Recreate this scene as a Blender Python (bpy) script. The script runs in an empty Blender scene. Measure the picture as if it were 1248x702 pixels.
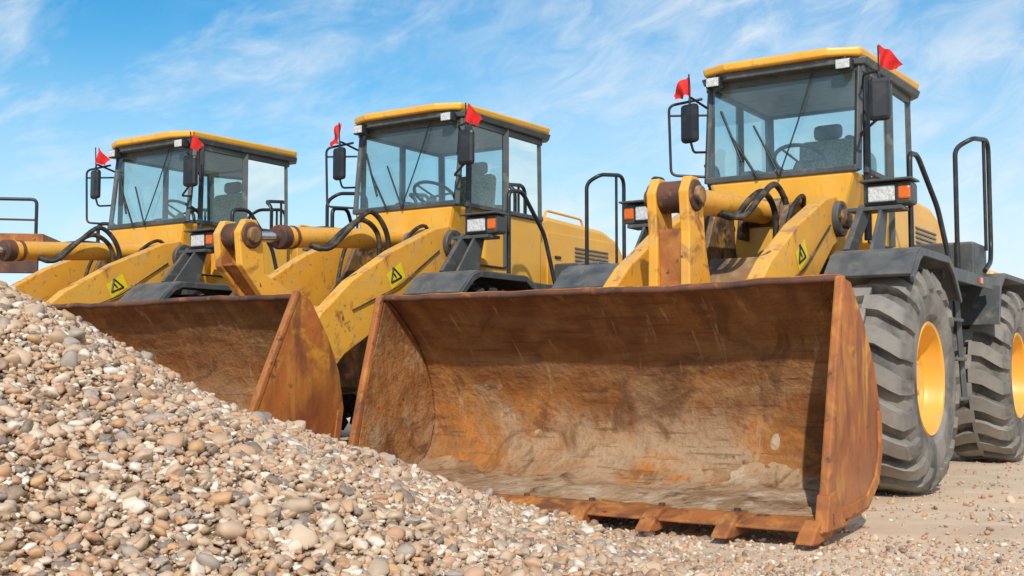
import bpy, bmesh, math, random
import numpy as np
from mathutils import Vector, Matrix
from mathutils import noise as mn
random.seed(7); rng=np.random.default_rng(5)
scene=bpy.context.scene
scene.view_settings.view_transform='Standard'
try: scene.view_settings.look='None'
except: pass
scene.view_settings.exposure=0

# ---------------------------------------------------------------- materials
class NT:
    def __init__(s,m):
        m.use_nodes=True; s.nt=m.node_tree; s.nt.nodes.clear()
    def n(s,t,**k):
        nd=s.nt.nodes.new(t)
        for a,b in k.items():
            if a=='ins':
                for i,v in b.items(): nd.inputs[i].default_value=v
            else: setattr(nd,a,b)
        return nd
    def l(s,a,b): s.nt.links.new(a,b)
def c4(c): return (c[0],c[1],c[2],1)
def noisefac(t,scale,lo,hi,vec=None,detail=4,rough=.6,dist=0.0,stretch=None):
    if vec is None:
        vec=t.n('ShaderNodeTexCoord').outputs['Object']
    if stretch:
        mp=t.n('ShaderNodeMapping'); mp.inputs['Scale'].default_value=stretch; t.l(vec,mp.inputs[0]); vec=mp.outputs[0]
    nz=t.n('ShaderNodeTexNoise'); nz.inputs['Scale'].default_value=scale; nz.inputs['Detail'].default_value=detail
    nz.inputs['Roughness'].default_value=rough; nz.inputs['Distortion'].default_value=dist
    t.l(vec,nz.inputs['Vector'])
    mr=t.n('ShaderNodeMapRange'); mr.inputs['From Min'].default_value=lo; mr.inputs['From Max'].default_value=hi
    t.l(nz.outputs['Fac'],mr.inputs['Value'])
    return mr.outputs[0], nz.outputs['Fac']
def mixc(t,fac,a,b):
    m=t.n('ShaderNodeMix',data_type='RGBA')
    if isinstance(fac,(int,float)): m.inputs[0].default_value=fac
    else: t.l(fac,m.inputs[0])
    for i,v in ((6,a),(7,b)):
        if isinstance(v,tuple): m.inputs[i].default_value=c4(v)
        else: t.l(v,m.inputs[i])
    return m.outputs[2]
def math_(t,op,a,b=0.0,clamp=False):
    m=t.n('ShaderNodeMath',operation=op,use_clamp=clamp)
    for i,v in ((0,a),(1,b)):
        if isinstance(v,(int,float)): m.inputs[i].default_value=v
        else: t.l(v,m.inputs[i])
    return m.outputs[0]
def finish(t,col,rough=.5,metal=0,bump=None,bstr=.3,bdist=.01,spec=.5,extra=None):
    p=t.n('ShaderNodeBsdfPrincipled'); o=t.n('ShaderNodeOutputMaterial')
    if isinstance(col,tuple): p.inputs['Base Color'].default_value=c4(col)
    else: t.l(col,p.inputs['Base Color'])
    if isinstance(rough,(int,float)): p.inputs['Roughness'].default_value=rough
    else: t.l(rough,p.inputs['Roughness'])
    p.inputs['Metallic'].default_value=metal
    p.inputs['Specular IOR Level'].default_value=spec
    if bump is not None:
        b=t.n('ShaderNodeBump'); b.inputs['Strength'].default_value=bstr; b.inputs['Distance'].default_value=bdist
        t.l(bump,b.inputs['Height']); t.l(b.outputs[0],p.inputs['Normal'])
    t.l(p.outputs[0],o.inputs[0])
    return p
def layered(name,base,layers,rough=.5,metal=0,bscale=25,bstr=.2,bdist=.005,dust=None,spec=.5):
    m=bpy.data.materials.new(name); t=NT(m); col=base
    for L in layers:
        f,_=noisefac(t,L[1],L[2],L[3],dist=L[4] if len(L)>4 else 0,stretch=L[5] if len(L)>5 else None)
        mxv=L[6] if len(L)>6 else 1.0
        if mxv<1: f=math_(t,'MULTIPLY',f,mxv)
        col=mixc(t,f,col,L[0])
    if dust:
        g=t.n('ShaderNodeNewGeometry'); s=t.n('ShaderNodeSeparateXYZ'); t.l(g.outputs['Normal'],s.inputs[0])
        mr=t.n('ShaderNodeMapRange'); mr.inputs['From Min'].default_value=.3; mr.inputs['From Max'].default_value=1
        t.l(s.outputs[2],mr.inputs[0])
        f,_=noisefac(t,6,.3,.7); f=math_(t,'MULTIPLY',mr.outputs[0],f); f=math_(t,'MULTIPLY',f,dust[1])
        col=mixc(t,f,col,dust[0])
    _,bn=noisefac(t,bscale,0,1)
    finish(t,col,rough,metal,bn,bstr,bdist,spec)
    return m
DUST=(.47,.36,.24)
M={}
M['yellow']=layered('yellow_paint',(.93,.48,.05),[((.84,.40,.04),2.2,.4,.7),((.66,.42,.17),3.5,.50,.75,.5,(1,1,.4),.5),((.42,.24,.10),7,.62,.80,.5,(1.5,1.5,.5),.8),((.20,.08,.03),26,.72,.80,.4)],rough=.40,bstr=.05,dust=(DUST,.5))
M['yellow_worn']=layered('worn_yellow_paint',(.90,.45,.05),[((.80,.37,.04),2.5,.4,.7),((.62,.39,.17),4.5,.5,.72,.5,(1,1,1),.6),((.42,.16,.04),3.2,.58,.67,.9),((.22,.13,.07),14,.60,.72,.5,(1,1,1),.7),((.12,.05,.03),8,.64,.71,.8)],rough=.5,bstr=.2,dust=(DUST,.5))
M['greasy']=layered('greasy_frame',(.27,.15,.06),[((.06,.045,.035),3,.4,.6,.6),((.55,.30,.07),5,.58,.70,.4),((.36,.27,.19),9,.55,.75)],rough=.6,bstr=.5,dust=(DUST,.4))
M['dark']=layered('dark_grey_paint',(.060,.068,.072),[((.11,.11,.10),3,.4,.75),((.21,.18,.14),9,.56,.8)],rough=.5,bstr=.1,dust=((.30,.27,.23),.55))
M['black']=layered('black_paint',(.014,.016,.02),[((.06,.055,.05),8,.5,.8)],rough=.4,bstr=.05)
M['hose']=layered('rubber_hose',(.02,.018,.017),[((.16,.12,.08),7,.48,.7)],rough=.6)
M['chrome']=layered('chrome_rod',(.75,.75,.75),[((.5,.45,.4),10,.5,.8)],rough=.15,metal=1,bstr=.02)
M['rust']=layered('rust_steel',(.42,.14,.034),[((.19,.07,.028),3,.46,.66,.7),((.58,.24,.055),6,.50,.7,.5),((.09,.045,.026),14,.60,.70)],rough=.72,bstr=.5,bdist=.008)
M['rustdark']=layered('dark_rust',(.16,.065,.035),[((.07,.036,.026),3,.42,.62,.7),((.34,.13,.04),9,.58,.7,.5)],rough=.7,bstr=.5)
M['lens']=layered('lamp_lens',(.75,.76,.74),[((.5,.5,.48),60,.4,.6)],rough=.12,bscale=120,bstr=.4)
M['orange']=layered('indicator_lens',(.80,.16,.01),[((.7,.12,.01),40,.4,.6)],rough=.2)
M['red']=layered('red_flag_cloth',(.82,.02,.015),[((.6,.012,.01),10,.4,.6)],rough=.7)
M['seat']=layered('seat_cloth',(.20,.28,.17),[((.40,.38,.20),40,.45,.55),((.06,.08,.07),60,.5,.6)],rough=.9)
M['inner']=layered('cab_interior',(.13,.145,.15),[((.20,.20,.19),10,.4,.7)],rough=.7)
M['lining']=layered('cab_lining',(.45,.48,.48),[((.34,.36,.36),10,.4,.7)],rough=.8)
M['label']=layered('warning_label',(.95,.72,.02),[((.85,.6,.04),30,.5,.7)],rough=.4)
M['bluedark']=layered('blue_truck_paint',(.02,.035,.08),[((.08,.07,.06),6,.5,.7)],rough=.4)
M['mud']=layered('dried_mud',(.43,.28,.16),[((.27,.15,.07),2.5,.42,.62,.6),((.17,.08,.035),6,.54,.66,.5),((.54,.41,.28),3.5,.54,.68)],rough=.95,bscale=18,bstr=1.0,bdist=.025)
def tyre_mat(name,base,dustc,amt):
    m=bpy.data.materials.new(name); t=NT(m)
    f,_=noisefac(t,3.0,.32,.62,dist=.5); f2,_=noisefac(t,14,.45,.7)
    tc=t.n('ShaderNodeTexCoord'); s=t.n('ShaderNodeSeparateXYZ'); t.l(tc.outputs['Object'],s.inputs[0])
    xx=math_(t,'POWER',s.outputs[0],2); zz=math_(t,'POWER',s.outputs[2],2); r=math_(t,'SQRT',math_(t,'ADD',xx,zz))
    mr=t.n('ShaderNodeMapRange',ins={'From Min':.752,'From Max':.785}); t.l(r,mr.inputs[0])
    col=mixc(t,math_(t,'MULTIPLY',f,amt),base,dustc)
    col=mixc(t,math_(t,'MULTIPLY',mr.outputs[0],amt*.8),col,dustc)
    col=mixc(t,math_(t,'MULTIPLY',f2,.5),col,tuple(x*.6 for x in dustc))
    _,bn=noisefac(t,35,0,1); finish(t,col,.85,0,bn,.35,.006,.3); return m
M['tyre']=tyre_mat('dusty_tyre',(.045,.044,.043),(.34,.31,.27),.8)
M['tyre_dark']=tyre_mat('newer_tyre',(.014,.014,.016),(.08,.073,.07),.7)
def glass():
    m=bpy.data.materials.new('cab_glass'); t=NT(m)
    tr=t.n('ShaderNodeBsdfTransparent'); tr.inputs[0].default_value=(.80,.93,.92,1)
    gl=t.n('ShaderNodeBsdfGlossy'); gl.inputs['Roughness'].default_value=.02; gl.inputs['Color'].default_value=(.85,.97,.97,1)
    df=t.n('ShaderNodeBsdfDiffuse'); df.inputs[0].default_value=(.36,.46,.46,1)  # pale diffuse layer: bright sky reflection put into the glass colour
    lw=t.n('ShaderNodeFresnel'); lw.inputs[0].default_value=1.5
    f,_=noisefac(t,1.4,.35,.75); f=math_(t,'MULTIPLY',f,.20); f=math_(t,'ADD',f,.07)
    a=t.n('ShaderNodeMixShader'); t.l(f,a.inputs[0]); t.l(tr.outputs[0],a.inputs[1]); t.l(df.outputs[0],a.inputs[2])
    b=t.n('ShaderNodeMixShader'); t.l(math_(t,'MULTIPLY',lw.outputs[0],2.0,True),b.inputs[0]); t.l(a.outputs[0],b.inputs[1]); t.l(gl.outputs[0],b.inputs[2])
    o=t.n('ShaderNodeOutputMaterial'); t.l(b.outputs[0],o.inputs[0]); return m
M['glass']=glass()
def bucket_inner():
    m=bpy.data.materials.new('muddy_bucket_steel'); t=NT(m)
    tc=t.n('ShaderNodeTexCoord'); s=t.n('ShaderNodeSeparateXYZ'); t.l(tc.outputs['Object'],s.inputs[0])
    f1,_=noisefac(t,1.3,.38,.62,dist=1.2); f2,_=noisefac(t,4,.48,.64,dist=.8)
    f3,_=noisefac(t,3,.46,.66,stretch=(2.2,.4,2.2),dist=.6); f4,n4=noisefac(t,30,.5,.7)
    col=mixc(t,f1,(.22,.078,.022),(.40,.170,.048))
    col=mixc(t,math_(t,'MULTIPLY',f3,.6),col,(.43,.245,.11))
    lowr=t.n('ShaderNodeMapRange',ins={'From Min':.95,'From Max':.25}); t.l(s.outputs[2],lowr.inputs[0])
    col=mixc(t,math_(t,'MULTIPLY',lowr.outputs[0],f2),col,(.54,.20,.04))
    f5,_=noisefac(t,1.7,.48,.60,dist=.7)
    fl=t.n('ShaderNodeMapRange',ins={'From Min':.95,'From Max':.35}); t.l(s.outputs[2],fl.inputs[0])
    col=mixc(t,math_(t,'MULTIPLY',math_(t,'MULTIPLY',fl.outputs[0],f5),.85),col,(.46,.32,.195))
    f8,_=noisefac(t,2.6,.54,.66,dist=1.4); col=mixc(t,math_(t,'MULTIPLY',f8,.75),col,(.135,.06,.026))
    hi=t.n('ShaderNodeMapRange',ins={'From Min':.85,'From Max':1.32}); t.l(s.outputs[2],hi.inputs[0])
    f6,_=noisefac(t,2.5,.3,.6,stretch=(1,3,.6))
    col=mixc(t,math_(t,'MULTIPLY',math_(t,'MULTIPLY',hi.outputs[0],f6),.8),col,(.15,.062,.024))
    f7,_=noisefac(t,6,.59,.66,stretch=(5,.35,7),dist=.2)
    col=mixc(t,math_(t,'MULTIPLY',f7,.5),col,(.11,.05,.024))
    f9,_=noisefac(t,5,.62,.70,stretch=(.6,3.5,.5),dist=.5)
    col=mixc(t,math_(t,'MULTIPLY',f9,.6),col,(.50,.33,.19))
    col=mixc(t,math_(t,'MULTIPLY',f4,.4),col,(.15,.08,.04))
    _,b1=noisefac(t,7,0,1,detail=7,rough=.65); b=math_(t,'ADD',math_(t,'MULTIPLY',b1,1.5),math_(t,'MULTIPLY',n4,.35))
    finish(t,col,.85,0,b,.9,.025,.25); return m
M['binner']=bucket_inner()
def bucket_outer(name,yl):
    m=bpy.data.materials.new(name); t=NT(m)
    f1,_=noisefac(t,1.6,.4,.66,dist=.8); f2,_=noisefac(t,4,.48,.66,dist=.6,stretch=(1,1,.35)); f3,_=noisefac(t,14,.62,.70)
    col=mixc(t,f1,(.52,.165,.034),(.27,.080,.026))
    col=mixc(t,f2,col,(.62,.26,.05))
    f5,_=noisefac(t,1.6,.5-yl,.60-yl,dist=1.0)
    tc=t.n('ShaderNodeTexCoord'); s=t.n('ShaderNodeSeparateXYZ'); t.l(tc.outputs['Object'],s.inputs[0])
    up=t.n('ShaderNodeMapRange',ins={'From Min':.65,'From Max':1.1}); t.l(s.outputs[2],up.inputs[0])
    col=mixc(t,math_(t,'MULTIPLY',f5,up.outputs[0]),col,(.80,.38,.04))
    f6,_=noisefac(t,3,.52,.66,stretch=(2.5,1,.5),dist=.5); col=mixc(t,math_(t,'MULTIPLY',f6,.7),col,(.16,.065,.03))
    lo=t.n('ShaderNodeMapRange',ins={'From Min':.50,'From Max':.05,'To Max':.65}); t.l(s.outputs[2],lo.inputs[0])
    f7,_=noisefac(t,4,.3,.6); col=mixc(t,math_(t,'MULTIPLY',lo.outputs[0],f7),col,(.34,.20,.11))
    col=mixc(t,math_(t,'MULTIPLY',f3,.7),col,(.12,.05,.03))
    _,bn=noisefac(t,16,0,1); finish(t,col,.65,0,bn,.5,.010,.35); return m
M['bouter']=bucket_outer('rusty_bucket_side',-.06); M['bouter2']=bucket_outer('rusty_yellow_bucket_side',.01)

# ---------------------------------------------------------------- mesh helpers
def link(o,par=None,mat=None):
    scene.collection.objects.link(o)
    if par: o.parent=par
    if mat: o.data.materials.append(M[mat])
    return o
def obj(name,bm,mat,par,bev=0,smooth=False,seg=2,recalc=True):
    if recalc: bmesh.ops.recalc_face_normals(bm,faces=bm.faces)
    me=bpy.data.meshes.new(name); bm.to_mesh(me); bm.free()
    if smooth:
        for p in me.polygons: p.use_smooth=True
    o=link(bpy.data.objects.new(name,me),par,mat)
    if bev:
        b=o.modifiers.new('bevel','BEVEL'); b.width=bev; b.segments=seg; b.limit_method='ANGLE'; b.angle_limit=math.radians(30)
    return o
def smooth_by_angle(me,ang=35):
    for p in me.polygons: p.use_smooth=True
    try: me.set_sharp_from_angle(angle=math.radians(ang))
    except Exception: pass
def hexa(name,v,mat,par,bev=.01):
    bm=bmesh.new(); V=[bm.verts.new(p) for p in v]
    for f in ((0,1,2,3),(4,5,6,7),(0,1,5,4),(1,2,6,5),(2,3,7,6),(3,0,4,7)): bm.faces.new([V[i] for i in f])
    return obj(name,bm,mat,par,bev)
def box(name,c,s,mat,par,rot=(0,0,0),bev=.01):
    R=Matrix.Rotation(rot[2],3,'Z')@Matrix.Rotation(rot[1],3,'Y')@Matrix.Rotation(rot[0],3,'X'); c=Vector(c)
    v=[]
    for z in (-1,1):
        for x,y in ((-1,-1),(1,-1),(1,1),(-1,1)): v.append(c+R@Vector((x*s[0]/2,y*s[1]/2,z*s[2]/2)))
    return hexa(name,v,mat,par,bev)
def prism(name,pts,y0,y1,mat,par,bev=.01):
    bm=bmesh.new(); a=[bm.verts.new((x,y0,z)) for x,z in pts]; b=[bm.verts.new((x,y1,z)) for x,z in pts]; n=len(pts)
    bm.faces.new(a); bm.faces.new(b)
    for i in range(n): bm.faces.new((a[i],a[(i+1)%n],b[(i+1)%n],b[i]))
    return obj(name,bm,mat,par,bev)
def basis(d):
    d=d.normalized(); u=d.orthogonal().normalized()
    if abs(d.z)<.9: u=d.cross(Vector((0,0,1))).normalized()
    return d,u,d.cross(u)
def cyl(name,p0,p1,r,mat,par,seg=28,r2=None,bev=0):
    p0,p1=Vector(p0),Vector(p1); d,u,w=basis(p1-p0); r2=r if r2 is None else r2
    bm=bmesh.new(); A=[];B=[]
    for i in range(seg):
        a=2*math.pi*i/seg; e=u*math.cos(a)+w*math.sin(a); A.append(bm.verts.new(p0+e*r)); B.append(bm.verts.new(p1+e*r2))
    bm.faces.new(A); bm.faces.new(B)
    for i in range(seg): bm.faces.new((A[i],A[(i+1)%seg],B[(i+1)%seg],B[i]))
    o=obj(name,bm,mat,par,bev); smooth_by_angle(o.data); return o
def bar(name,p0,p1,a,b,mat,par,bev=.006):
    p0,p1=Vector(p0),Vector(p1); d,u,w=basis(p1-p0); v=[]
    for p in (p0,p1):
        for s,t in ((-1,-1),(1,-1),(1,1),(-1,1)): v.append(p+u*s*a/2+w*t*b/2)
    return hexa(name,v,mat,par,bev)
def catmull(P,n=8):
    P=[Vector(p) for p in P]; Q=[2*P[0]-P[1]]+P+[2*P[-1]-P[-2]]; out=[]
    for i in range(1,len(Q)-2):
        for k in range(n):
            t=k/n; a,b,c,d=Q[i-1],Q[i],Q[i+1],Q[i+2]
            out.append(.5*((2*b)+(c-a)*t+(2*a-5*b+4*c-d)*t*t+(3*b-a-3*c+d)*t**3))
    out.append(P[-1]); return out
def rounded(P,r=.07,n=5):
    P=[Vector(p) for p in P]; out=[P[0]]
    for i in range(1,len(P)-1):
        a=P[i]+(P[i-1]-P[i]).normalized()*min(r,(P[i-1]-P[i]).length/2); b=P[i]+(P[i+1]-P[i]).normalized()*min(r,(P[i+1]-P[i]).length/2)
        for k in range(n+1):
            t=k/n; out.append(a*(1-t)**2+P[i]*2*t*(1-t)+b*t*t)
    out.append(P[-1]); return out
def tube(name,P,r,mat,par,hose=False,rr=.07):
    pts=catmull(P) if hose else rounded(P,rr)
    cu=bpy.data.curves.new(name,'CURVE'); cu.dimensions='3D'; cu.bevel_depth=r; cu.bevel_resolution=3; cu.use_fill_caps=True
    sp=cu.splines.new('POLY'); sp.points.add(len(pts)-1)
    for i,p in enumerate(pts): sp.points[i].co=(p.x,p.y,p.z,1)
    return link(bpy.data.objects.new(name,cu),par,mat)
def quad(name,v,mat,par):
    bm=bmesh.new(); bm.faces.new([bm.verts.new(p) for p in v]); return obj(name,bm,mat,par)
def revolve_bm(bm,prof,seg):
    rings=[]
    for w,r in prof:
        if r<1e-5: rings.append([bm.verts.new((0,w,0))]*seg)
        else: rings.append([bm.verts.new((r*math.cos(2*math.pi*i/seg),w,r*math.sin(2*math.pi*i/seg))) for i in range(seg)])
    for a,b in zip(rings[:-1],rings[1:]):
        for i in range(seg):
            j=(i+1)%seg; f=[]
            for v in (a[i],a[j],b[j],b[i]):
                if v not in f: f.append(v)
            if len(f)>2: bm.faces.new(f)

# ---------------------------------------------------------------- wheel meshes
def tyre_mesh(N,hw,depth,slant):
    bm=bmesh.new()
    half=[(.235,.375),(.27,.41),(.285,.45),(.290,.455),(.296,.48),(.304,.56),(.296,.64),(.272,.705),(.22,.80-depth-.004),(.12,.80-depth),(0,.80-depth)]
    prof=half+[(-w,r) for w,r in half[:-1][::-1]]
    revolve_bm(bm,prof,96)
    b=.80-depth-.01
    sec=[((-.015,.80),(0,b),.10),((.10,.803),(.10,b),.085),((.20,.798),(.20,b),.045),((.262,.775),(.25,b-.02),.018),((.306,.715),(.275,.69),.004),((.322,.64),(.295,.63),0)]
    for s in (-1,1):
        for i in range(N):
            th=2*math.pi*(i+(.5 if s<0 else 0))/N; R=[]
            for k,((wt,rt),(wb,rb),sl) in enumerate(sec):
                jit=random.uniform(-.005,.005); h=hw*(1 if k<4 else .82)
                rt_=rt+random.uniform(-.004,.002)
                t0=th+sl*slant-h+jit; t1=th+sl*slant+h+jit
                R.append([bm.verts.new((r*math.cos(t),w*s,r*math.sin(t))) for (w,r,t) in ((wt,rt_,t0),(wt,rt_,t1),(wb,rb,t1+.012),(wb,rb,t0-.012))])
            for a,c in zip(R[:-1],R[1:]):
                for q in range(4): bm.faces.new((a[q],a[(q+1)%4],c[(q+1)%4],c[q]))
            bm.faces.new(R[0]); bm.faces.new(R[-1])
    bmesh.ops.recalc_face_normals(bm,faces=bm.faces)
    me=bpy.data.meshes.new('tyre'); bm.to_mesh(me); bm.free(); smooth_by_angle(me,28); return me
TY_A=tyre_mesh(20,.080,.070,1.8); TY_A.materials.append(M['tyre'])
TY_B=tyre_mesh(24,.072,.065,1.3); TY_B.materials.append(M['tyre_dark'])
def rim_mesh():
    bm=bmesh.new()
    revolve_bm(bm,[(.215,.405),(.262,.405),(.275,.395),(.268,.378),(.24,.370),(.17,.362),(.14,.350),(.135,.335),(.09,.325),(.065,.30),(.06,.235),(.075,.225),(.075,.175),(.15,.155),(.165,.14),(.165,.10),(.19,.09),(.19,0)],64)
    revolve_bm(bm,[(-.24,.405),(-.26,.39),(-.22,.36),(-.1,.35),(-.08,.1),(-.08,0)],48)
    for i in range(16):
        a=2*math.pi*i/16; c=Vector((.205*math.cos(a),.08,.205*math.sin(a)))
        bmesh.ops.create_cone(bm,cap_ends=True,segments=6,radius1=.015,radius2=.015,depth=.035,matrix=Matrix.Translation(c)@Matrix.Rotation(math.pi/2,4,'X'))
    for i in range(8):
        a=2*math.pi*(i+.5)/8; c=Vector((.12*math.cos(a),.17,.12*math.sin(a)))
        bmesh.ops.create_cone(bm,cap_ends=True,segments=6,radius1=.01,radius2=.01,depth=.02,matrix=Matrix.Translation(c)@Matrix.Rotation(math.pi/2,4,'X'))
    bmesh.ops.recalc_face_normals(bm,faces=bm.faces)
    me=bpy.data.meshes.new('rim'); bm.to_mesh(me); bm.free(); smooth_by_angle(me,30); me.materials.append(M['yellow']); return me
RIM=rim_mesh()

# ---------------------------------------------------------------- wheel loader
def build_loader(O,head,tyre,lip,pitch,bx,bz,outer,rod=1.1,W=1.52,seed=0,hs=1.0,coff=(0,0),hg=.42,by=0.0):
    par=bpy.data.objects.new('wheel_loader',None); scene.collection.objects.link(par)
    par.location=(O[0],O[1],0); par.rotation_euler=(0,0,head)
    P=par; rs=random.Random(seed)
    for nm,x in (('front',0),('rear',-3.28)):
        for s in (1,-1):
            for kind,me in (('tyre',tyre),('rim',RIM)):
                o=link(bpy.data.objects.new(f'{nm}_{kind}',me),P); o.location=(x,1.1*s,.795); o.rotation_euler=(0,rs.uniform(0,3) if kind=='tyre' else 0,0 if s>0 else math.pi)
    for nm,x in (('front_axle',0),('rear_axle',-3.28)):
        cyl(nm,(x,-.95,.8),(x,.95,.8),.16,'dark',P); cyl(nm+'_diff',(x-.1,0,.8),(x+.3,0,.8),.3,'dark',P,r2=.15)
    # front frame
    for s in (1,-1):
        prism('front_frame_plate',[(-1.1,.62),(.55,.62),(.62,1.0),(.35,1.45),(.1,1.75),(-.1,2.12),(-.5,2.22),(-.72,2.05),(-.8,1.5),(-1.1,1.25)],s*.30-.025,s*.30+.025,'greasy',P)
    box('front_frame_cross',(.2,0,.95),(.8,.56,.5),'greasy',P); box('front_frame_back',(-.75,0,1.3),(.08,.56,1.0),'dark',P)
    prism('front_frame_cover',[(.5,1.05),(.42,1.32),(.05,1.72),(0,1.66),(.36,1.28),(.42,1.03)],-.27,.27,'greasy',P)
    for s in (1,-1):
        cyl('boom_pivot_pin',(-.4,s*.28,2.02),(-.4,s*.70,2.02),.075,'greasy',P,bev=.008)
        cyl('boom_pivot_boss',(-.4,s*.44,2.02),(-.4,s*.65,2.02),.14,'dark',P,bev=.01)
        for k in range(5):
            a=k*1.257; cyl('pivot_bolt',(-.4+.105*math.cos(a),s*.64,2.02+.105*math.sin(a)),(-.4+.105*math.cos(a),s*.665,2.02+.105*math.sin(a)),.014,'rustdark',P,seg=6)
        prism('boom_arm',[(-.58,2.03),(-.53,2.15),(-.38,2.20),(-.15,2.15),(.45,1.90),(1.0,1.60),(1.38,1.30),(1.66,.92),(1.86,.52),(1.83,.34),(1.70,.28),(1.55,.36),(1.36,.72),(1.08,.98),(.55,1.26),(.05,1.55),(-.3,1.80),(-.52,1.88)],s*.54-.06,s*.54+.06,'yellow_worn',P,bev=.012)
        cyl('boom_lower_boss',(1.74,s*.44,.42),(1.74,s*.66,.42),.13,'rust',P)
        cyl('lift_cylinder',(-.35,s*.40,1.05),(.45,s*.40,1.18),.075,'yellow_worn',P); cyl('lift_rod',(.4,s*.40,1.17),(.98,s*.40,1.27),.04,'chrome',P)
        yy=s*.603; cx,cz=.42,1.68
        quad('warning_label',[(cx+.13,yy,cz-.0),(cx-.06,yy,cz+.12),(cx-.13,yy,cz-.01),(cx+.06,yy,cz-.13)],'label',P)
        yy=s*.606
        tri=[(cx-.075,cz-.012),(cx+.07,cz-.07),(cx+.045,cz+.065)]
        for a,b in ((tri[0],tri[1]),(tri[1],tri[2]),(tri[2],tri[0]),((cx+.0,cz-.02),(cx+.04,cz+.015))):
            bar('label_mark',(a[0],yy,a[1]),(b[0],yy,b[1]),.003,.016,'black',P,bev=0)
    cyl('boom_cross_tube',(.98,-.5,1.27),(.98,.5,1.27),.13,'yellow_worn',P)
    dx=bx-1.35
    bc=[(bx-.12,bz+.03),(bx-.06,bz+.13),(bx+.06,bz+.13),(bx+.13,bz+.02),(bx+.10+.0,bz-.25),(1.40+dx*.5,1.45),(1.36,1.2),(1.46,.95),(1.55,.72),(1.46,.62),(1.32,.70),(1.16,1.0),(1.00+dx*.1,1.25),(1.06+dx*.5,1.5),(bx-.16,bz-.3)]
    for s in (1,-1): prism('tilt_lever_plate',bc,s*.12-.035,s*.12+.035,'yellow_worn',P,bev=.01)
    prism('tilt_lever_web',[(bx+.06,bz-.22),(bx+.085,bz-.24),(1.36+dx*.5,1.46),(1.33,1.2),(1.25,1.2),(1.2+dx*.5,1.46)],-.085,.085,'rust',P)
    cyl('tilt_lever_pin',(bx,-.21,bz),(bx,.21,bz),.065,'greasy',P,bev=.01)
    cyl('tilt_lever_boss',(bx,-.175,bz),(bx,.175,bz),.11,'rustdark',P,bev=.015)
    bar('bucket_link',(1.5,0,.68),(1.85,0,.62),.12,.14,'rust',P)
    b0=Vector((-.5,0,2.12)); b1=Vector((bx,0,bz)); d=(b1-b0).normalized()
    e=b0+d*rod
    cyl('tilt_cylinder',b0+d*.1,e,.092,'yellow_worn',P,bev=.008)
    cyl('tilt_cylinder_gland',e-d*.07,e+d*.03,.106,'rustdark',P,bev=.012); cyl('tilt_cylinder_band',e-d*.16,e-d*.13,.101,'rustdark',P)
    cyl('tilt_cylinder_eye',b0-Vector((0,.14,0)),b0+Vector((0,.14,0)),.12,'greasy',P)
    cyl('tilt_rod',e,b1,.045,'chrome',P)
    for s in (-1,1): prism('tilt_cylinder_lug',[(-.75,1.9),(-.7,2.2),(-.5,2.28),(-.36,2.16),(-.3,1.9)],s*.17-.02,s*.17+.02,'greasy',P)
    g=e-d*hg
    for k,(yo,h) in enumerate(((.09,.20),(.14,.27))):
        h*=hs
        tube('hydraulic_hose',[g+Vector((.1,yo*.5,-.08)),g+Vector((0,yo*1.4,-.10)),g+Vector((-.22,yo*1.8,h*.4)),g+Vector((-.45,yo*2.0,h*.95)),(g.x-.66,yo*2.1,2.05),(g.x-.64,yo*2,1.6)],.024,'hose',P,hose=True)
    for s in (1,-1):
        tube('hydraulic_hose',[(-.55,s*.24,1.9),(-.30,s*.37,2.20),(.0,s*.36,2.02),(.15,s*.34,1.55),(.1,s*.36,1.2)],.018,'hose',P,hose=True)
    tube('grease_pipe',[(1.0,.61,1.35),(.4,.615,1.58),(-.2,.61,1.95)],.006,'hose',P)
    for s in (1,-1):
        y0,y1=sorted((s*.80,s*1.40))
        prism('front_fender',[(.58,1.50),(.40,1.66),(.30,1.70),(-.45,1.70),(-.62,1.63),(-.86,1.40),(-.84,1.38),(-.60,1.60),(-.43,1.67),(.28,1.67),(.38,1.64),(.56,1.48)],y0,y1,'dark',P,bev=.006)
        prism('front_fender_lip',[(.56,1.44),(.38,1.60),(.29,1.64),(-.44,1.64),(-.58,1.57),(-.8,1.36),(-.83,1.385),(-.60,1.62),(-.45,1.69),(.30,1.69),(.40,1.65),(.58,1.48)],s*1.405-.012,s*1.405+.012,'dark',P,bev=.004)
        hx,hy,hz=-.36,1.02,2.17
        bar('headlight_bracket',(-.02,s*.80,1.70),(-.30,s*.84,2.06),.05,.12,'dark',P); box('headlight_bracket_plate',(-.32,s*.94,2.058),(.20,.40,.03),'dark',P,bev=.006)
        prism('headlight_bracket_web',[(-.38,2.045),(-.22,2.045),(.06,1.70),(-.28,1.70)],s*.98-.012,s*.98+.012,'dark',P,bev=.004)
        box('headlight_housing',(hx,s*hy,hz),(.18,.36,.17),'dark',P,bev=.025)
        box('headlight_visor',(hx+.03,s*hy,hz+.098),(.24,.39,.016),'dark',P,bev=.004)
        box('headlight_rim',(hx+.09,s*(hy-.04),hz),(.014,.23,.145),'black',P,bev=.02)
        box('headlight_lens',(hx+.094,s*(hy-.04),hz),(.02,.20,.12),'lens',P,bev=.02)
        box('indicator_lens',(hx+.08,s*(hy+.125),hz),(.05,.09,.10),'orange',P,bev=.015)
    cyl('articulation_pin',(-1.55,0,.7),(-1.55,0,1.4),.12,'dark',P); box('articulation_plate',(-1.3,0,1.35),(.7,.5,.07),'dark',P); box('articulation_plate_low',(-1.3,0,.72),(.7,.5,.07),'dark',P)
    prism('rear_frame',[(-1.5,.75),(-4.3,.75),(-4.3,1.45),(-1.5,1.45)],-.42,.42,'dark',P)
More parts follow.
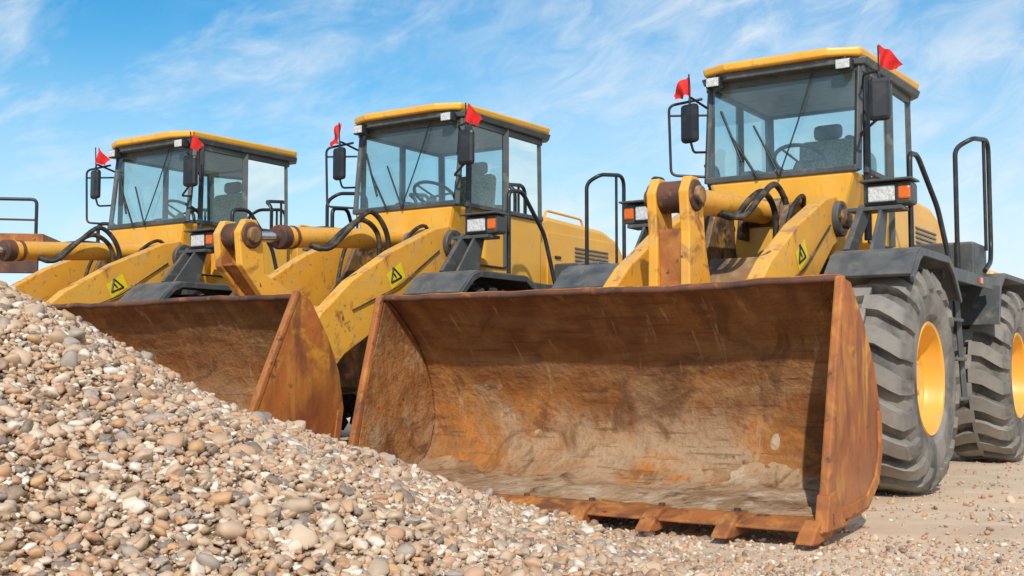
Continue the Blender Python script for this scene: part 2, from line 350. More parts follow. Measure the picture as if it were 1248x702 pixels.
    prism('counterweight',[(-3.95,.75),(-4.35,.8),(-4.5,1.1),(-4.5,1.6),(-4.3,1.85),(-3.95,1.85)],-1.05,1.05,'yellow',P,bev=.04)
    prism('engine_hood',[(-1.95,1.45),(-1.95,2.42),(-2.1,2.48),(-3.35,2.44),(-3.70,2.34),(-3.92,2.12),(-4.05,1.86),(-4.05,1.45)],-.60,.60,'yellow',P,bev=.05)
    for s in (1,-1):
        box('hood_panel',(-2.85,s*.604,2.0),(1.5,.012,.62),'yellow',P,bev=.005)
        for k in range(9): box('hood_louvre',(-3.05,s*.614,1.82+k*.045),(.75,.012,.02),'dark',P,rot=(s*.4,0,0),bev=0)
        tube('hood_rail',[(-2.2,s*.5,2.46),(-2.25,s*.5,2.56),(-3.0,s*.5,2.54),(-3.05,s*.5,2.44)],.014,'yellow',P,rr=.04)
        box('hood_handle',(-2.3,s*.62,2.05),(.12,.02,.03),'black',P)
        box('side_tank',(-1.5,s*.80,1.32),(1.3,.5,.5),'dark',P,bev=.02)
        box('platform',(-1.45,s*.93,1.62),(1.75,.80,.05),'dark',P)
        box('platform_edge',(-1.45,s*1.335,1.60),(1.75,.02,.10),'dark',P,bev=.004)
        box('battery_box',(-2.32,s*.98,1.80),(.50,.55,.32),'dark',P,bev=.02)
        prism('rear_fender',[(-2.40,1.25),(-2.50,1.60),(-2.70,1.72),(-3.75,1.72),(-4.05,1.50),(-4.02,1.47),(-3.73,1.675),(-2.72,1.675),(-2.54,1.57),(-2.44,1.25)],*sorted((s*.62,s*1.38)),'dark',P,bev=.005)
        for k in range(3): box('ladder_step',(-1.45,s*(1.17+.02*(2-k)),.62+.32*k),(.36,.16,.03),'dark',P)
        for xx in (-1.64,-1.26): bar('ladder_side',(xx,s*1.24,.58),(xx,s*1.18,1.6),.025,.05,'dark',P)
        box('side_reflector',(-1.85,s*1.35,1.60),(.10,.012,.05),'orange',P,bev=.003)
        yr=s*1.10
        tube('cab_handrail',[(-.62,yr,1.66),(-.62,yr,2.52),(-.85,yr,2.54),(-1.12,yr+s*.08,2.15),(-1.20,yr+s*.16,1.64)],.021,'black',P)
        tube('rear_handrail',[(-2.05,s*1.12,1.66),(-2.05,s*1.12,2.78),(-2.09,s*1.26,2.86),(-2.46,s*1.30,2.90),(-2.53,s*1.30,2.84),(-2.53,s*1.30,1.95),(-2.4,s*1.32,1.80),(-2.1,s*1.33,1.70)],.021,'black',P)
        tube('rear_handrail_bar',[(-2.38,s*1.29,2.89),(-2.38,s*1.29,1.9)],.015,'black',P)
    cyl('exhaust_pipe',(-2.25,.12,2.42),(-2.25,.12,2.95),.065,'rustdark',P); cyl('exhaust_tip',(-2.25,.12,2.9),(-2.32,.12,3.02),.05,'rustdark',P)
    cyl('air_intake',(-2.5,-.3,2.42),(-2.5,-.3,2.70),.09,'dark',P)
    # ---- cab
    C=bpy.data.objects.new('cab',None); link(C,P); sx_,sy_,sz_=1.07,1.09,1.055
    C.scale=(sx_,sy_,sz_); C.location=(-1.1*(1-sx_)-.02+coff[0],.03+coff[1],1.65*(1-sz_)); Pl=P; P=C
    hexa('cab_lower_front',[(-.46,-.36,1.72),(-.46,.36,1.72),(-.95,.42,1.72),(-.95,-.42,1.72),(-.40,-.56,2.36),(-.40,.56,2.36),(-.95,.58,2.36),(-.95,-.58,2.36)],'yellow',P,bev=.03)
    box('cab_lower_body',(-1.32,0,2.04),(.98,1.19,.66),'yellow',P,bev=.03)
    box('cab_floor_base',(-1.15,0,1.66),(1.3,1.0,.12),'dark',P)
    box('cab_sill_front',(-.42,0,2.375),(.06,1.16,.05),'dark',P)
    zt=3.17
    for s in (1,-1):
        bar('front_pillar',(-.43,s*.575,2.36),(-.52,s*.575,zt),.045,.045,'dark',P)
        bar('door_front_pillar',(-.56,s*.602,1.85),(-.58,s*.602,zt),.03,.05,'black',P)
        bar('door_rear_pillar',(-1.16,s*.602,1.85),(-1.16,s*.602,zt),.035,.06,'dark',P)
        bar('rear_pillar',(-1.78,s*.575,2.3),(-1.76,s*.575,zt),.06,.06,'dark',P)
        bar('side_sill',(-.52,s*.605,2.37),(-1.8,s*.605,2.37),.03,.04,'dark',P); bar('side_header',(-.5,s*.59,zt-.03),(-1.8,s*.59,zt-.03),.04,.07,'dark',P)
        bar('door_bottom_seam',(-.56,s*.602,1.84),(-1.16,s*.602,1.84),.014,.02,'black',P)
        box('door_handle',(-1.06,s*.622,2.28),(.10,.03,.035),'black',P)
        quad('door_glass',[(-.60,s*.596,2.38),(-1.14,s*.596,2.38),(-1.14,s*.596,zt-.05),(-.60,s*.596,zt-.05)],'glass',P)
        quad('rear_side_glass',[(-1.18,s*.592,2.38),(-1.76,s*.592,2.38),(-1.74,s*.592,zt-.05),(-1.18,s*.592,zt-.05)],'glass',P)
    bar('front_header',(-.52,-.58,zt-.02),(-.52,.58,zt-.02),.05,.07,'dark',P); bar('rear_header',(-1.76,-.58,zt-.02),(-1.76,.58,zt-.02),.05,.08,'dark',P)
    box('rear_wall',(-1.79,0,2.4),(.04,1.15,.14),'dark',P); box('headliner',(-1.15,0,zt-.03),(1.1,1.1,.03),'lining',P)
    quad('windscreen',[(-.405,-.55,2.39),(-.405,.55,2.39),(-.50,.55,zt-.04),(-.50,-.55,zt-.04)],'glass',P)
    quad('rear_window',[(-1.79,-.55,2.45),(-1.79,.55,2.45),(-1.77,.55,zt-.05),(-1.77,-.55,zt-.05)],'glass',P)
    def roof(name,z0,z1,inx,mat,b):
        o=[(-.34+inx,.40),(-.44+inx,.62-inx*.5),(-1.84,.68),(-1.93,.6)]
        ring=[(x,y) for x,y in o]+[(x,-y) for x,y in o[::-1]]
        bm=bmesh.new(); A=[bm.verts.new((x-.0,y*.97,z0)) for x,y in ring]; B=[bm.verts.new((x,y,z1)) for x,y in ring]
        bm.faces.new(A); bm.faces.new(B)
        for i in range(8): bm.faces.new((A[i],A[(i+1)%8],B[(i+1)%8],B[i]))
        return obj(name,bm,mat,P,bev=b,seg=3)
    roof('roof_underside',zt-.01,zt+.045,-.05,'dark',.008); roof('roof_panel',zt+.046,zt+.115,0,'yellow',.022)
    box('roof_top',(-1.15,0,zt+.125),(1.2,1.0,.04),'yellow',P,bev=.018)
    for s in (1,-1):
        xx=-.41; nm='front_work_lamp'
        box(nm,(xx,s*.50,zt-.02),(.09,.12,.09),'black',P,bev=.015); box(nm+'_lens',(xx+.048,s*.50,zt-.02),(.012,.10,.07),'lens',P,bev=.01)
        box(nm+'_stem',(xx,s*.50,zt+.02),(.03,.03,.05),'black',P)
        mx,my=(-.28,.78) if s>0 else (-.30,.66)
        box('mirror',(mx,s*my,2.83),(.07,.15,.31),'black',P,rot=(0,0,s*.25),bev=.03)
        tube('mirror_arm',[(-.50,s*.60,2.98),(-.33,s*.66,3.04),(mx,s*my,3.04),(mx,s*my,2.95)],.010,'black',P,rr=.03)
        tube('mirror_arm_low',[(-.46,s*.60,2.62),(mx-.02,s*.64,2.60),(mx,s*my,2.70)],.010,'black',P,rr=.03)
        fx,fy=(mx,s*my)
        tube('flag_stick',[(fx,fy,2.98),(fx+.01,fy,3.22)],.006,'black',P)
        bm=bmesh.new(); nx=10; g_=[]
        sgn=1 if s>0 else rs.choice((1,-1)); Lf=.13+rs.uniform(0,.03); dr=rs.uniform(.09,.14); fw=rs.uniform(-.3,.1)
        for i in range(nx+1):
            u=i/nx; row=[]
            for j in range(5):
                v=j/4; top=3.235-dr*u-.06*u*u; hh=.19*(1-u*.72)
                row.append(bm.verts.new((fx+fw*Lf*u+.026*math.sin(u*8+v*2.5+seed), fy+sgn*Lf*u*(1-.25*v), top-hh*v+.010*math.sin(u*9+v*3+seed))))
            g_.append(row)
        for i in range(nx):
            for j in range(4): bm.faces.new((g_[i][j],g_[i+1][j],g_[i+1][j+1],g_[i][j+1]))
        obj('red_flag',bm,'red',P,smooth=True)
    tube('mirror_frame',[(-.45,-.6,2.42),(-.34,-.84,2.44),(-.33,-.85,3.0),(-.45,-.62,3.05)],.011,'black',P,rr=.05)
    tube('mirror_frame_mid',[(-.34,-.84,2.92),(-.48,-.60,2.92)],.009,'black',P)
    tube('wiper_arm',[(-.37,-.15,2.36),(-.42,-.38,2.72)],.010,'black',P); tube('wiper_blade',[(-.385,-.28,2.50),(-.455,-.47,2.93)],.010,'black',P)
    tube('wiper_arm',[(-.37,.02,2.36),(-.43,-.20,2.78)],.008,'black',P)
    tube('windscreen_cable',[(-.36,.02,2.36),(-.42,.14,2.75),(-.48,.24,3.14)],.006,'black',P)
    box('seat_base',(-1.25,0,2.30),(.5,.5,.14),'seat',P,bev=.04); box('seat_back',(-1.52,0,2.58),(.12,.46,.50),'seat',P,rot=(0,-.12,0),bev=.05); box('headrest',(-1.57,0,2.90),(.08,.24,.13),'inner',P,bev=.04)
    box('dashboard',(-.62,0,2.36),(.26,.7,.14),'inner',P,bev=.04); cyl('steering_column',(-.68,0,2.35),(-.86,0,2.52),.035,'inner',P)
    ax=Vector((-.5,0,.86)).normalized(); _,u,w=basis(ax); cc=Vector((-.88,0,2.55))
    tube('steering_wheel',[cc+u*.2*math.cos(a)+w*.2*math.sin(a) for a in [i*2*math.pi/24 for i in range(25)]],.016,'black',P,rr=.01)
    for a in (0,2.1,4.2): bar('steering_spoke',cc-ax*.02,cc+u*.19*math.cos(a)+w*.19*math.sin(a),.012,.02,'black',P)
    box('side_console',(-1.2,-.42,2.42),(.6,.18,.2),'inner',P,bev=.03)
    P=Pl
    # ---- bucket (own empty so it can sit slightly off-centre)
    B_=bpy.data.objects.new('bucket',None); link(B_,P); B_.location=(0,by,0); P=B_
    c,sn=math.cos(pitch),math.sin(pitch)
    def T(p):
        x,z=p; z*=.965; x*=.98; return (lip[0]+x*c-z*sn, lip[1]+z*c+x*sn)
    raw=[(0,0),(-.16,-.10),(-.36,-.30),(-.50,-.54),(-.56,-.80),(-.52,-1.02),(-.38,-1.17),(-.15,-1.235),(.10,-1.25),(.33,-1.255)]
    sm=[(v.x,v.y) for v in catmull([(a,b,0) for a,b in raw],5)]
    ny=90; bm=bmesh.new(); rows=[]
    def lipw(y): return mn.noise(Vector((y*1.1,seed,3)))*.022+mn.noise(Vector((y*5,seed,8)))*.007
    for i,(x,z) in enumerate(sm):
        row=[]
        for j in range(ny+1):
            y=-W+2*W*j/ny
            e_=min(1,i/4)*min(1,(len(sm)-1-i)/4)
            dd=(mn.noise(Vector((x*2+seed,y*1.3,z*2)))*.022+mn.noise(Vector((x*7,y*6,z*7+seed)))*.007)*e_
            lw=lipw(y)*(1 if i<3 else 0)
            X,Z=T((x+dd,z+dd*.5+lw)); row.append(bm.verts.new((X,y,Z)))
        rows.append(row)
    for a,b in zip(rows[:-1],rows[1:]):
        for j in range(ny): bm.faces.new((a[j],a[j+1],b[j+1],b[j]))
    bm.normal_update()
    if sum(f.normal.x for f in bm.faces)<0: bmesh.ops.reverse_faces(bm,faces=bm.faces)
    o=obj('bucket_shell',bm,'binner',P,smooth=True,recalc=False); o.data.materials.append(M[outer])
    sd=o.modifiers.new('s','SOLIDIFY'); sd.thickness=.03; sd.offset=-1; sd.material_offset=1; sd.material_offset_rim=1
    bm=bmesh.new(); rows=[]; N_=len(sm); k0=N_-30
    fine=[]
    for i in range(k0,N_-1):
        for q in (0,.5): fine.append((sm[i][0]*(1-q)+sm[i+1][0]*q, sm[i][1]*(1-q)+sm[i+1][1]*q,(i+q-k0)/(N_-1-k0)))
    for i,(x,z,u) in enumerate(fine):
        a=fine[max(0,i-1)]; b=fine[min(len(fine)-1,i+1)]; tx,tz=b[0]-a[0],b[1]-a[1]; L_=math.hypot(tx,tz); nx_,nz_=-tz/L_,tx/L_
        if nx_*1+nz_*1<0: nx_,nz_=-nx_,-nz_
        row=[]
        for j in range(181):
            y=-W+.01+(2*W-.02)*j/180
            env=math.exp(-((u-.68)/.24)**2)*.056-.020
            h=env+mn.noise(Vector((y*1.6,u*3+seed,1)))*.032+mn.noise(Vector((y*5,u*8+seed,4)))*.018+mn.noise(Vector((y*18,u*24,seed)))*.008
            h=max(h,-.012)
            X,Z=T((x+nx_*h,z+nz_*h)); row.append(bm.verts.new((X,y,Z)))
        rows.append(row)
    for a,b in zip(rows[:-1],rows[1:]):
        for j in range(180): bm.faces.new((a[j],a[j+1],b[j+1],b[j]))
    obj('bucket_mud',bm,'mud',P,smooth=True)
    tp=[]
    for j in range(0,ny+1):
        y=-W+2*W*j/ny; X,Z=T((.005,lipw(y))); tp.append((X,y,Z))
    tube('bucket_top_bar',tp,.020,'rustdark',P,rr=.001)
    side=[T(p) for p in [(.03,.02),(-.10,.0),(-.33,-.22),(-.50,-.45),(-.60,-.70),(-.61,-.95),(-.52,-1.15),(-.34,-1.26),(-.05,-1.29),(.36,-1.29),(.34,-1.12),(.19,-.55)]]
    for s in (1,-1):
        y0,y1=sorted((s*(W-.005),s*(W+.030)))
        prism('bucket_side_plate',side,y0,y1,outer,P,bev=.006)
        prism('bucket_side_liner',[T(p) for p in [(.0,-.02),(-.16,-.12),(-.36,-.32),(-.52,-.6),(-.56,-.85),(-.5,-1.05),(-.36,-1.18),(.0,-1.24),(.31,-1.25),(.17,-.55)]],s*(W-.012)-.006,s*(W-.012)+.003,'binner',P,bev=0)
        prism('side_edge_bar',[T(p) for p in [(.045,.03),(.0,.03),(.16,-.56),(.305,-1.15),(.365,-1.15),(.21,-.56)]],*sorted((s*(W-.014),s*(W+.036))),'rust',P,bev=.012)
        prism('side_cutter',[T(p) for p in [(.37,-1.12),(.27,-1.10),(.12,-1.27),(.14,-1.30),(.42,-1.30)]],*sorted((s*(W-.02),s*(W+.05))),'rust',P,bev=.008)
        # welded wear strip along the curved rear of the side plate
        prism('side_wear_strip',[T(p) for p in [(-.585,-.72),(-.595,-.95),(-.51,-1.13),(-.335,-1.235),(-.04,-1.265),(.20,-1.265),(.20,-1.20),(-.03,-1.20),(-.30,-1.175),(-.46,-1.08),(-.535,-.93),(-.53,-.72)]],*sorted((s*(W+.028),s*(W+.042))),'rust',P,bev=.004)
    prism('cutting_edge',[T(p) for p in [(.02,-1.262),(.30,-1.245),(.44,-1.29),(.44,-1.305),(.02,-1.305)]],-W-.03,W+.03,'rust',P,bev=.006)
    for k in range(8):
        y=-W+.03+(2*W-.06)*k/7; j1=rs.uniform(-.03,.02)
        pts=[T(p) for p in [(.20,-1.30),(.22,-1.345),(.45,-1.36),(.55+j1,-1.352),(.54+j1,-1.335),(.46,-1.275),(.40,-1.245),(.26,-1.235),(.24,-1.25)]]
        prism('bucket_tooth',pts,y-.045,y+.045,'rust',P,bev=.012)
        x,z=T((.30,-1.235)); cyl('tooth_bolt',(x,y,z-.02),(x,y,z+.012),.018,'rustdark',P,seg=6)
    for yy in (.44,.64,-.44,-.64):
        prism('bucket_hinge',[T(p) for p in [(-.60,-.55),(-.66,-.80),(-.65,-1.0),(-.60,-1.10),(-.78,-1.08),(-.90,-.92),(-.82,-.72)]],yy-.02,yy+.02,'rust',P)
    return par
H=math.atan2(-.834,-.551)
build_loader((1.80,8.97),H,TY_A,(2.44,1.328),0.0,1.24,2.04,'bouter',rod=1.62,W=1.545,seed=3,hs=.7,coff=(-.06,.09),hg=.62,by=-.03)
build_loader((-1.29,10.9),H,TY_B,(2.58,1.36),math.radians(11),1.72,1.94,'bouter2',rod=1.75,W=1.50,seed=11)
build_loader((-4.19,12.22),H,TY_B,(2.52,1.345),0.0,1.72,1.96,'bouter2',rod=1.75,W=1.46,seed=23)

# ---------------------------------------------------------------- ground
def ground():
    m=bpy.data.materials.new('dry_dirt'); t=NT(m)
    f1,_=noisefac(t,.5,.35,.65,dist=.5); f2,_=noisefac(t,3,.45,.65); f3,n3=noisefac(t,60,.55,.7); f4,_=noisefac(t,1.2,.5,.62,stretch=(.3,1.5,1))
    col=mixc(t,f1,(.74,.57,.41),(.64,.48,.335)); col=mixc(t,math_(t,'MULTIPLY',f2,.6),col,(.78,.63,.47)); col=mixc(t,math_(t,'MULTIPLY',f3,.35),col,(.42,.30,.20)); col=mixc(t,math_(t,'MULTIPLY',f4,.35),col,(.50,.37,.255))
    _,b=noisefac(t,8,0,1,detail=8,rough=.7); finish(t,col,.95,0,math_(t,'ADD',b,math_(t,'MULTIPLY',n3,.3)),.4,.02,.15)
    bm=bmesh.new(); 
    xs=[-900,-300,-80,-30]+[ -15+i*.25 for i in range(141)]+[40,100,300,900]
    ys=[-200,-20,-5]+[i*.25 for i in range(99)]+[40,80,200,900]
    G=[[bm.verts.new((x,y,(mn.noise(Vector((x*.5,y*.5,0)))*.012+mn.noise(Vector((x*1.7,y*1.7,5)))*.010-.012) if -15<x<20 and 0<y<24.5 else -.01)) for y in ys] for x in xs]
    for i in range(len(xs)-1):
        for j in range(len(ys)-1): bm.faces.new((G[i][j],G[i+1][j],G[i+1][j+1],G[i][j+1]))
    me=bpy.data.meshes.new('ground'); bm.to_mesh(me); bm.free()
    for p in me.polygons: p.use_smooth=True
    me.materials.append(m); o=bpy.data.objects.new('ground',me); scene.collection.objects.link(o)
ground()

# ---------------------------------------------------------------- gravel
def pebble_mat():
    m=bpy.data.materials.new('pebble_stone'); t=NT(m)
    a=t.n('ShaderNodeAttribute'); a.attribute_type='INSTANCER'; a.attribute_name='tone'
    r=t.n('ShaderNodeValToRGB'); r.color_ramp.interpolation='CONSTANT'
    cols=[(.52,.35,.215),(.62,.43,.285),(.43,.26,.155),(.66,.50,.35),(.50,.37,.255),(.31,.205,.14),(.57,.35,.21),(.74,.61,.47),(.38,.32,.27),(.53,.28,.15),(.62,.45,.31),(.21,.165,.135),(.79,.71,.59),(.58,.42,.27),(.60,.34,.16)]
    el=r.color_ramp.elements
    el[0].position=0; el[0].color=c4(cols[0]); el[1].position=1/len(cols); el[1].color=c4(cols[1])
    for i in range(2,len(cols)):
        e=el.new(i/len(cols)); e.color=c4(cols[i])
    t.l(a.outputs['Fac'],r.inputs[0])
    f,n=noisefac(t,1.6,.35,.7,detail=3)
    col=mixc(t,math_(t,'MULTIPLY',f,.35),r.outputs[0],(.58,.43,.29))
    finish(t,col,.6,0,None,.2,.05,.4); return m
M['pebble']=pebble_mat()
def gravel_nodes():
    ng=bpy.data.node_groups.new('gravel_instances','GeometryNodeTree')
    ng.interface.new_socket('Geometry',in_out='INPUT',socket_type='NodeSocketGeometry'); ng.interface.new_socket('Geometry',in_out='OUTPUT',socket_type='NodeSocketGeometry')
    N=ng.nodes.new; L=ng.links.new
    gi=N('NodeGroupInput'); go=N('NodeGroupOutput'); g2=N('GeometryNodeGeometryToInstance')
    for k in range(7):
        ico=N('GeometryNodeMeshIcoSphere'); ico.inputs['Radius'].default_value=1; ico.inputs['Subdivisions'].default_value=3 if k<2 else 2
        sp=N('GeometryNodeSetPosition'); pos=N('GeometryNodeInputPosition')
        va=N('ShaderNodeVectorMath'); va.operation='ADD'; va.inputs[1].default_value=(k*7.3,k*3.1,k*5.7); L(pos.outputs[0],va.inputs[0])
        nz=N('ShaderNodeTexNoise'); nz.inputs['Scale'].default_value=.7+.1*k; nz.inputs['Detail'].default_value=1.0; L(va.outputs[0],nz.inputs['Vector'])
        vs=N('ShaderNodeVectorMath'); vs.operation='SUBTRACT'; vs.inputs[1].default_value=(.5,.5,.5); L(nz.outputs['Color'],vs.inputs[0])
        vm=N('ShaderNodeVectorMath'); vm.operation='SCALE'; vm.inputs['Scale'].default_value=1.25; L(vs.outputs[0],vm.inputs[0])
        L(ico.outputs['Mesh'],sp.inputs['Geometry']); L(vm.outputs[0],sp.inputs['Offset'])
        ss=N('GeometryNodeSetShadeSmooth'); L(sp.outputs[0],ss.inputs[0])
        sm=N('GeometryNodeSetMaterial'); sm.inputs['Material'].default_value=M['pebble']; L(ss.outputs[0],sm.inputs[0]); L(sm.outputs[0],g2.inputs[0])
    def attr(nm,ty):
        a=N('GeometryNodeInputNamedAttribute'); a.data_type=ty; a.inputs['Name'].default_value=nm; return a.outputs['Attribute']
    ip=N('GeometryNodeInstanceOnPoints'); L(gi.outputs[0],ip.inputs['Points']); L(g2.outputs[0],ip.inputs['Instance']); ip.inputs['Pick Instance'].default_value=True
    L(attr('peb','BOOLEAN'),ip.inputs['Selection']); L(attr('variant','INT'),ip.inputs['Instance Index'])
    er=N('FunctionNodeEulerToRotation'); L(attr('rot','FLOAT_VECTOR'),er.inputs[0]); L(er.outputs[0],ip.inputs['Rotation']); L(attr('scl','FLOAT_VECTOR'),ip.inputs['Scale'])
    j=N('GeometryNodeJoinGeometry'); L(gi.outputs[0],j.inputs[0]); L(ip.outputs[0],j.inputs[0]); L(j.outputs[0],go.inputs[0])
    return ng
NG=gravel_nodes()
def gravel_object(name,surf_v,surf_f,pts,size,mat):
    n0=len(surf_v); n=len(pts)
    me=bpy.data.meshes.new(name); me.from_pydata([tuple(v) for v in surf_v]+[tuple(p) for p in pts],[],surf_f)
    for p in me.polygons: p.use_smooth=True
    def put(nm,ty,arr,key):
        a=me.attributes.new(nm,ty,'POINT'); a.data.foreach_set(key,arr)
    tot=n0+n
    b=np.zeros(tot,bool); b[n0:]=True; put('peb','BOOLEAN',b,'value')
    put('variant','INT',rng.integers(0,7,tot).astype(np.int32),'value')
    put('tone','FLOAT',rng.random(tot).astype(np.float32),'value')
    rot=np.stack([rng.normal(0,.45,tot),rng.normal(0,.45,tot),rng.uniform(0,6.28,tot)],1).astype(np.float32); put('rot','FLOAT_VECTOR',rot.ravel(),'vector')
    s=np.zeros((tot,3),np.float32); s[n0:,0]=size*rng.uniform(.9,1.35,n); s[n0:,1]=size*rng.uniform(.7,1.05,n); s[n0:,2]=size*rng.uniform(.5,.8,n)
    put('scl','FLOAT_VECTOR',s.ravel(),'vector')
    me.materials.append(mat)
    o=bpy.data.objects.new(name,me); scene.collection.objects.link(o)
    md=o.modifiers.new('gravel','NODES'); md.node_group=NG; return o
PR=np.array([0,.35,.8,1.8,2.4,3.0,3.5,4.0,5,50]); PH=np.array([1.45,1.40,1.22,.69,.43,.215,.08,-.035,-.06,-.06])
ph=rng.uniform(0,6.28,12); kx=rng.normal(0,1,12); ky=rng.normal(0,1,12)
def height(x,y):
    r=np.hypot(x+3.0,y-5.0); a=np.arctan2(y-5,x+3)
    r=r*(1+.03*np.sin(3*a+1)+.02*np.sin(7*a))
    h=np.interp(r,PR,PH)
    for i in range(12):
        fq=1.2+.45*i; h=h+.018/(1+.22*i)*np.sin(fq*(kx[i]*x+ky[i]*y)+ph[i])*np.clip((4.0-r)/1.2,0,1)
    return h
gm=layered('gravel_bed',(.34,.23,.14),[((.46,.33,.20),40,.45,.6),((.17,.11,.07),70,.5,.65)],rough=.95,bscale=60,bstr=.8,bdist=.02)
nx=130; xs=np.linspace(-7.2,1.3,nx); ys=np.linspace(.8,9.3,nx)
V=[];F=[]
for i,x in enumerate(xs):
    hh=height(np.full(nx,x),ys)
    for j in range(nx): V.append((x,ys[j],hh[j]-.012))
for i in range(nx-1):
    for j in range(nx-1):
        a=i*nx+j; q=(a,a+nx,a+nx+1,a+1)
        if max(V[k][2] for k in q)>-.03: F.append(q)
def sample(n,f):
    x=rng.uniform(-6.5,1.4,n); y=rng.uniform(.9,9.2,n); h=height(x,y)
    keep=(x>-.52*y-.8)&(x<.6*y+1)&f(x,y,h); return x[keep],y[keep],h[keep]
x1,y1,h1=sample(210000,lambda x,y,h:(h>-.01)&(rng.random(len(x))<np.clip(1.4-.10*y,.3,1)))
sz=np.exp(rng.normal(math.log(.0103),.50,len(x1))).clip(.004,.042)
pts=np.stack([x1,y1,h1+sz*rng.uniform(-.3,.55,len(x1))],1)
gravel_object('gravel_pile',V,F,pts,sz,gm)
n=110000; y=rng.uniform(4.2,15,n); x=rng.uniform(-.3,.52,n)*y
hp=height(x,y); 
cl=np.zeros(n)
for i in range(10): cl+=np.sin((kx[i]*x*1.5+ky[i]*y*1.5)*(1+.3*i)+ph[i])
toe=np.exp(-np.clip(np.hypot(x+3,y-5)-3.6,0,9)/.45)
front=np.clip((6.2-y)/1.3,0,1)*.5
p=(.035+.07*np.clip(cl/4,0,1)+toe*.9+front)
keep=(rng.random(n)<p)&(hp<.0)
x,y=x[keep],y[keep]; sz=np.exp(rng.normal(math.log(.0072),.48,len(x))).clip(.003,.026)
gravel_object('scattered_gravel',[(0,0,-.5),(0.01,0,-.5),(0,.01,-.5)],[(0,1,2)],np.stack([x,y,-.010+sz*.3],1),sz,gm)

# ---------------------------------------------------------------- background machines
def trailer():
    P=bpy.data.objects.new('flatbed_trailer',None); scene.collection.objects.link(P); P.location=(-6.25,16.2,0); P.rotation_euler=(0,0,math.radians(8))
    box('deck',(-3.2,0,2.52),(6.4,2.3,.16),'rust',P); box('side_beam',(-3.2,-1.17,2.25),(6.3,.06,.34),'rustdark',P); box('chassis',(-3.2,0,1.6),(6.0,.9,.5),'rust',P)
    box('tool_box',(-1.6,-.95,1.95),(1.6,.5,.6),'rust',P)
    for x in (-5.2,-1.6):
        for s in (1,-1):
            o=link(bpy.data.objects.new('wheel',TY_B),P); o.location=(x,.85*s,.75); o.scale=(.92,.8,.92)
        cyl('axle',(x,-.8,.75),(x,.8,.75),.1,'dark',P); box('axle_mount',(x,0,1.1),(.4,1.2,.6),'rustdark',P)
    tube('rail',[(-6.2,-1.12,3.05),(-.1,-1.12,3.05),(-.1,-1.12,2.5)],.022,'black',P); tube('rail_mid',[(-6.2,-1.12,2.83),(-.1,-1.12,2.78)],.014,'rustdark',P)
    for k in range(8): tube('rail_post',[(-.7-k*.75,-1.12,2.5),(-.7-k*.75,-1.12,3.05)],.016,'rustdark',P)
trailer()
def truck():
    P=bpy.data.objects.new('parked_truck',None); scene.collection.objects.link(P); P.location=(15.2,32,0); P.rotation_euler=(0,0,.2)
    box('cargo_body',(1.6,0,1.75),(5.2,2.4,1.5),'bluedark',P,bev=.05); box('cab',(-2.0,0,1.7),(1.6,2.3,1.7),'bluedark',P,bev=.12)
    quad('side_window',[(-2.6,-1.16,1.8),(-1.5,-1.16,1.8),(-1.5,-1.16,2.35),(-2.5,-1.16,2.35)],'black',P); box('chassis',(0,0,.85),(6.5,1.0,.3),'dark',P)
    for x in (-2,2.0,3.2):
        for s in (1,-1):
            o=link(bpy.data.objects.new('wheel',TY_B),P); o.location=(x,1.0*s,.5); o.scale=(.62,.5,.62)
truck()

# ---------------------------------------------------------------- light, sky, camera
az_src=Vector((-.06,-1.0)).normalized(); el=math.radians(38)
src=Vector((az_src.x*math.cos(el),az_src.y*math.cos(el),math.sin(el)))
sun=bpy.data.lights.new('sun','SUN'); sun.energy=3.4; sun.angle=math.radians(.8); sun.color=(1,.93,.83)
so=bpy.data.objects.new('sun',sun); scene.collection.objects.link(so); so.rotation_euler=src.to_track_quat('Z','Y').to_euler(); so.location=(5,-5,12)
w=bpy.data.worlds.new('World'); scene.world=w; w.use_nodes=True
t=NT.__new__(NT); t.nt=w.node_tree; t.nt.nodes.clear()
sky=t.n('ShaderNodeTexSky'); sky.sky_type='NISHITA'; sky.sun_disc=False; sky.sun_elevation=el; sky.sun_rotation=math.atan2(src.x,src.y); sky.air_density=1.0; sky.dust_density=.3; sky.ozone_density=3.0
hs=t.n('ShaderNodeHueSaturation'); hs.inputs['Hue'].default_value=.487; hs.inputs['Saturation'].default_value=1.42; hs.inputs['Value'].default_value=1.45; t.l(sky.outputs[0],hs.inputs['Color'])
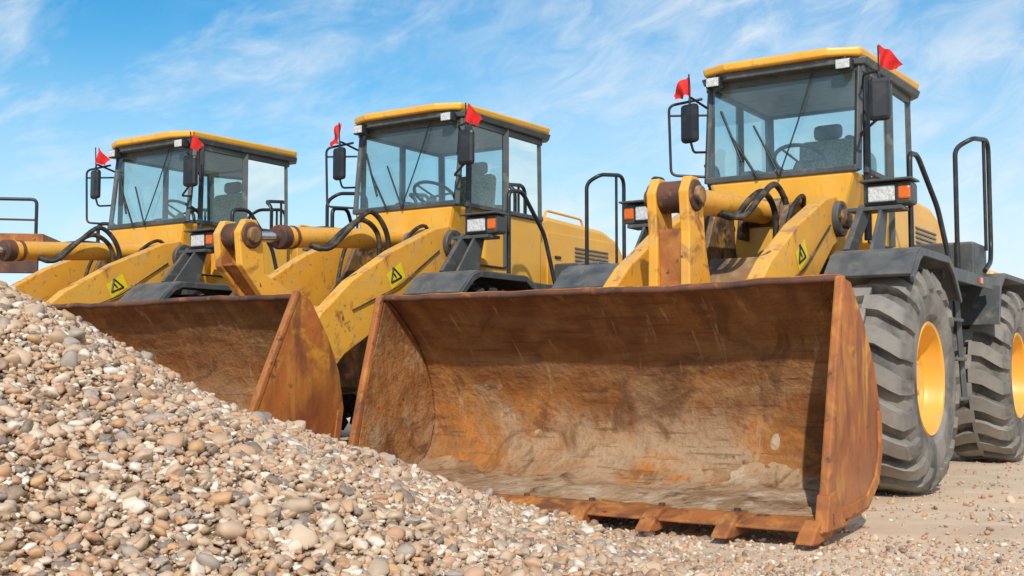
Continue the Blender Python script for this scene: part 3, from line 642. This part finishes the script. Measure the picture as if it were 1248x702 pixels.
tc=t.n('ShaderNodeTexCoord'); s=t.n('ShaderNodeSeparateXYZ'); t.l(tc.outputs['Generated'],s.inputs[0])
def cloud(rotdeg,scl,nscale,lo,hi,dist,off,detail=6):
    m1=t.n('ShaderNodeMapping'); m1.inputs['Rotation'].default_value=(0,math.radians(rotdeg),0); m1.inputs['Location'].default_value=off; t.l(tc.outputs['Generated'],m1.inputs[0])
    f,_=noisefac(t,nscale,lo,hi,vec=m1.outputs[0],detail=detail,rough=.62,dist=dist,stretch=scl); return f
wisps=cloud(20,(1,1,3.6),3.0,.44,.64,.5,(.35,0,.1)); big=cloud(12,(1,1,2.5),1.5,.30,.52,.2,(1.3,0,.4),4); fine=cloud(24,(1,1,2.2),18,.38,.66,.8,(0,0,0))
rt=t.n('ShaderNodeMapRange',ins={'From Min':-.20,'From Max':.25,'To Min':.2,'To Max':1.0}); t.l(s.outputs[0],rt.inputs[0])
tex=math_(t,'ADD',math_(t,'MULTIPLY',fine,.6),.45)
cm=math_(t,'MULTIPLY',math_(t,'MULTIPLY',big,rt.outputs[0]),tex,True)
cm=math_(t,'MAXIMUM',cm,math_(t,'MULTIPLY',wisps,math_(t,'MULTIPLY',tex,.9),True))
hz=t.n('ShaderNodeMapRange',ins={'From Min':.29,'From Max':.02,'To Min':0,'To Max':.95}); t.l(s.outputs[2],hz.inputs[0])
hzp=math_(t,'POWER',hz.outputs[0],1.25)
col=mixc(t,hzp,hs.outputs[0],(7.0,8.6,9.4)); col=mixc(t,math_(t,'MULTIPLY',cm,.88,True),col,(9.0,9.4,9.7))
bg=t.n('ShaderNodeBackground'); bg.inputs['Strength'].default_value=.10; t.l(col,bg.inputs[0]); o=t.n('ShaderNodeOutputWorld'); t.l(bg.outputs[0],o.inputs[0])
cam=bpy.data.cameras.new('camera'); cam.sensor_width=36; cam.lens=1420/1248*36; cam.clip_end=3000; cam.clip_start=.05
co=bpy.data.objects.new('camera',cam); scene.collection.objects.link(co); co.location=(0,0,.884); co.rotation_euler=(math.radians(90+3.83),0,0); scene.camera=co
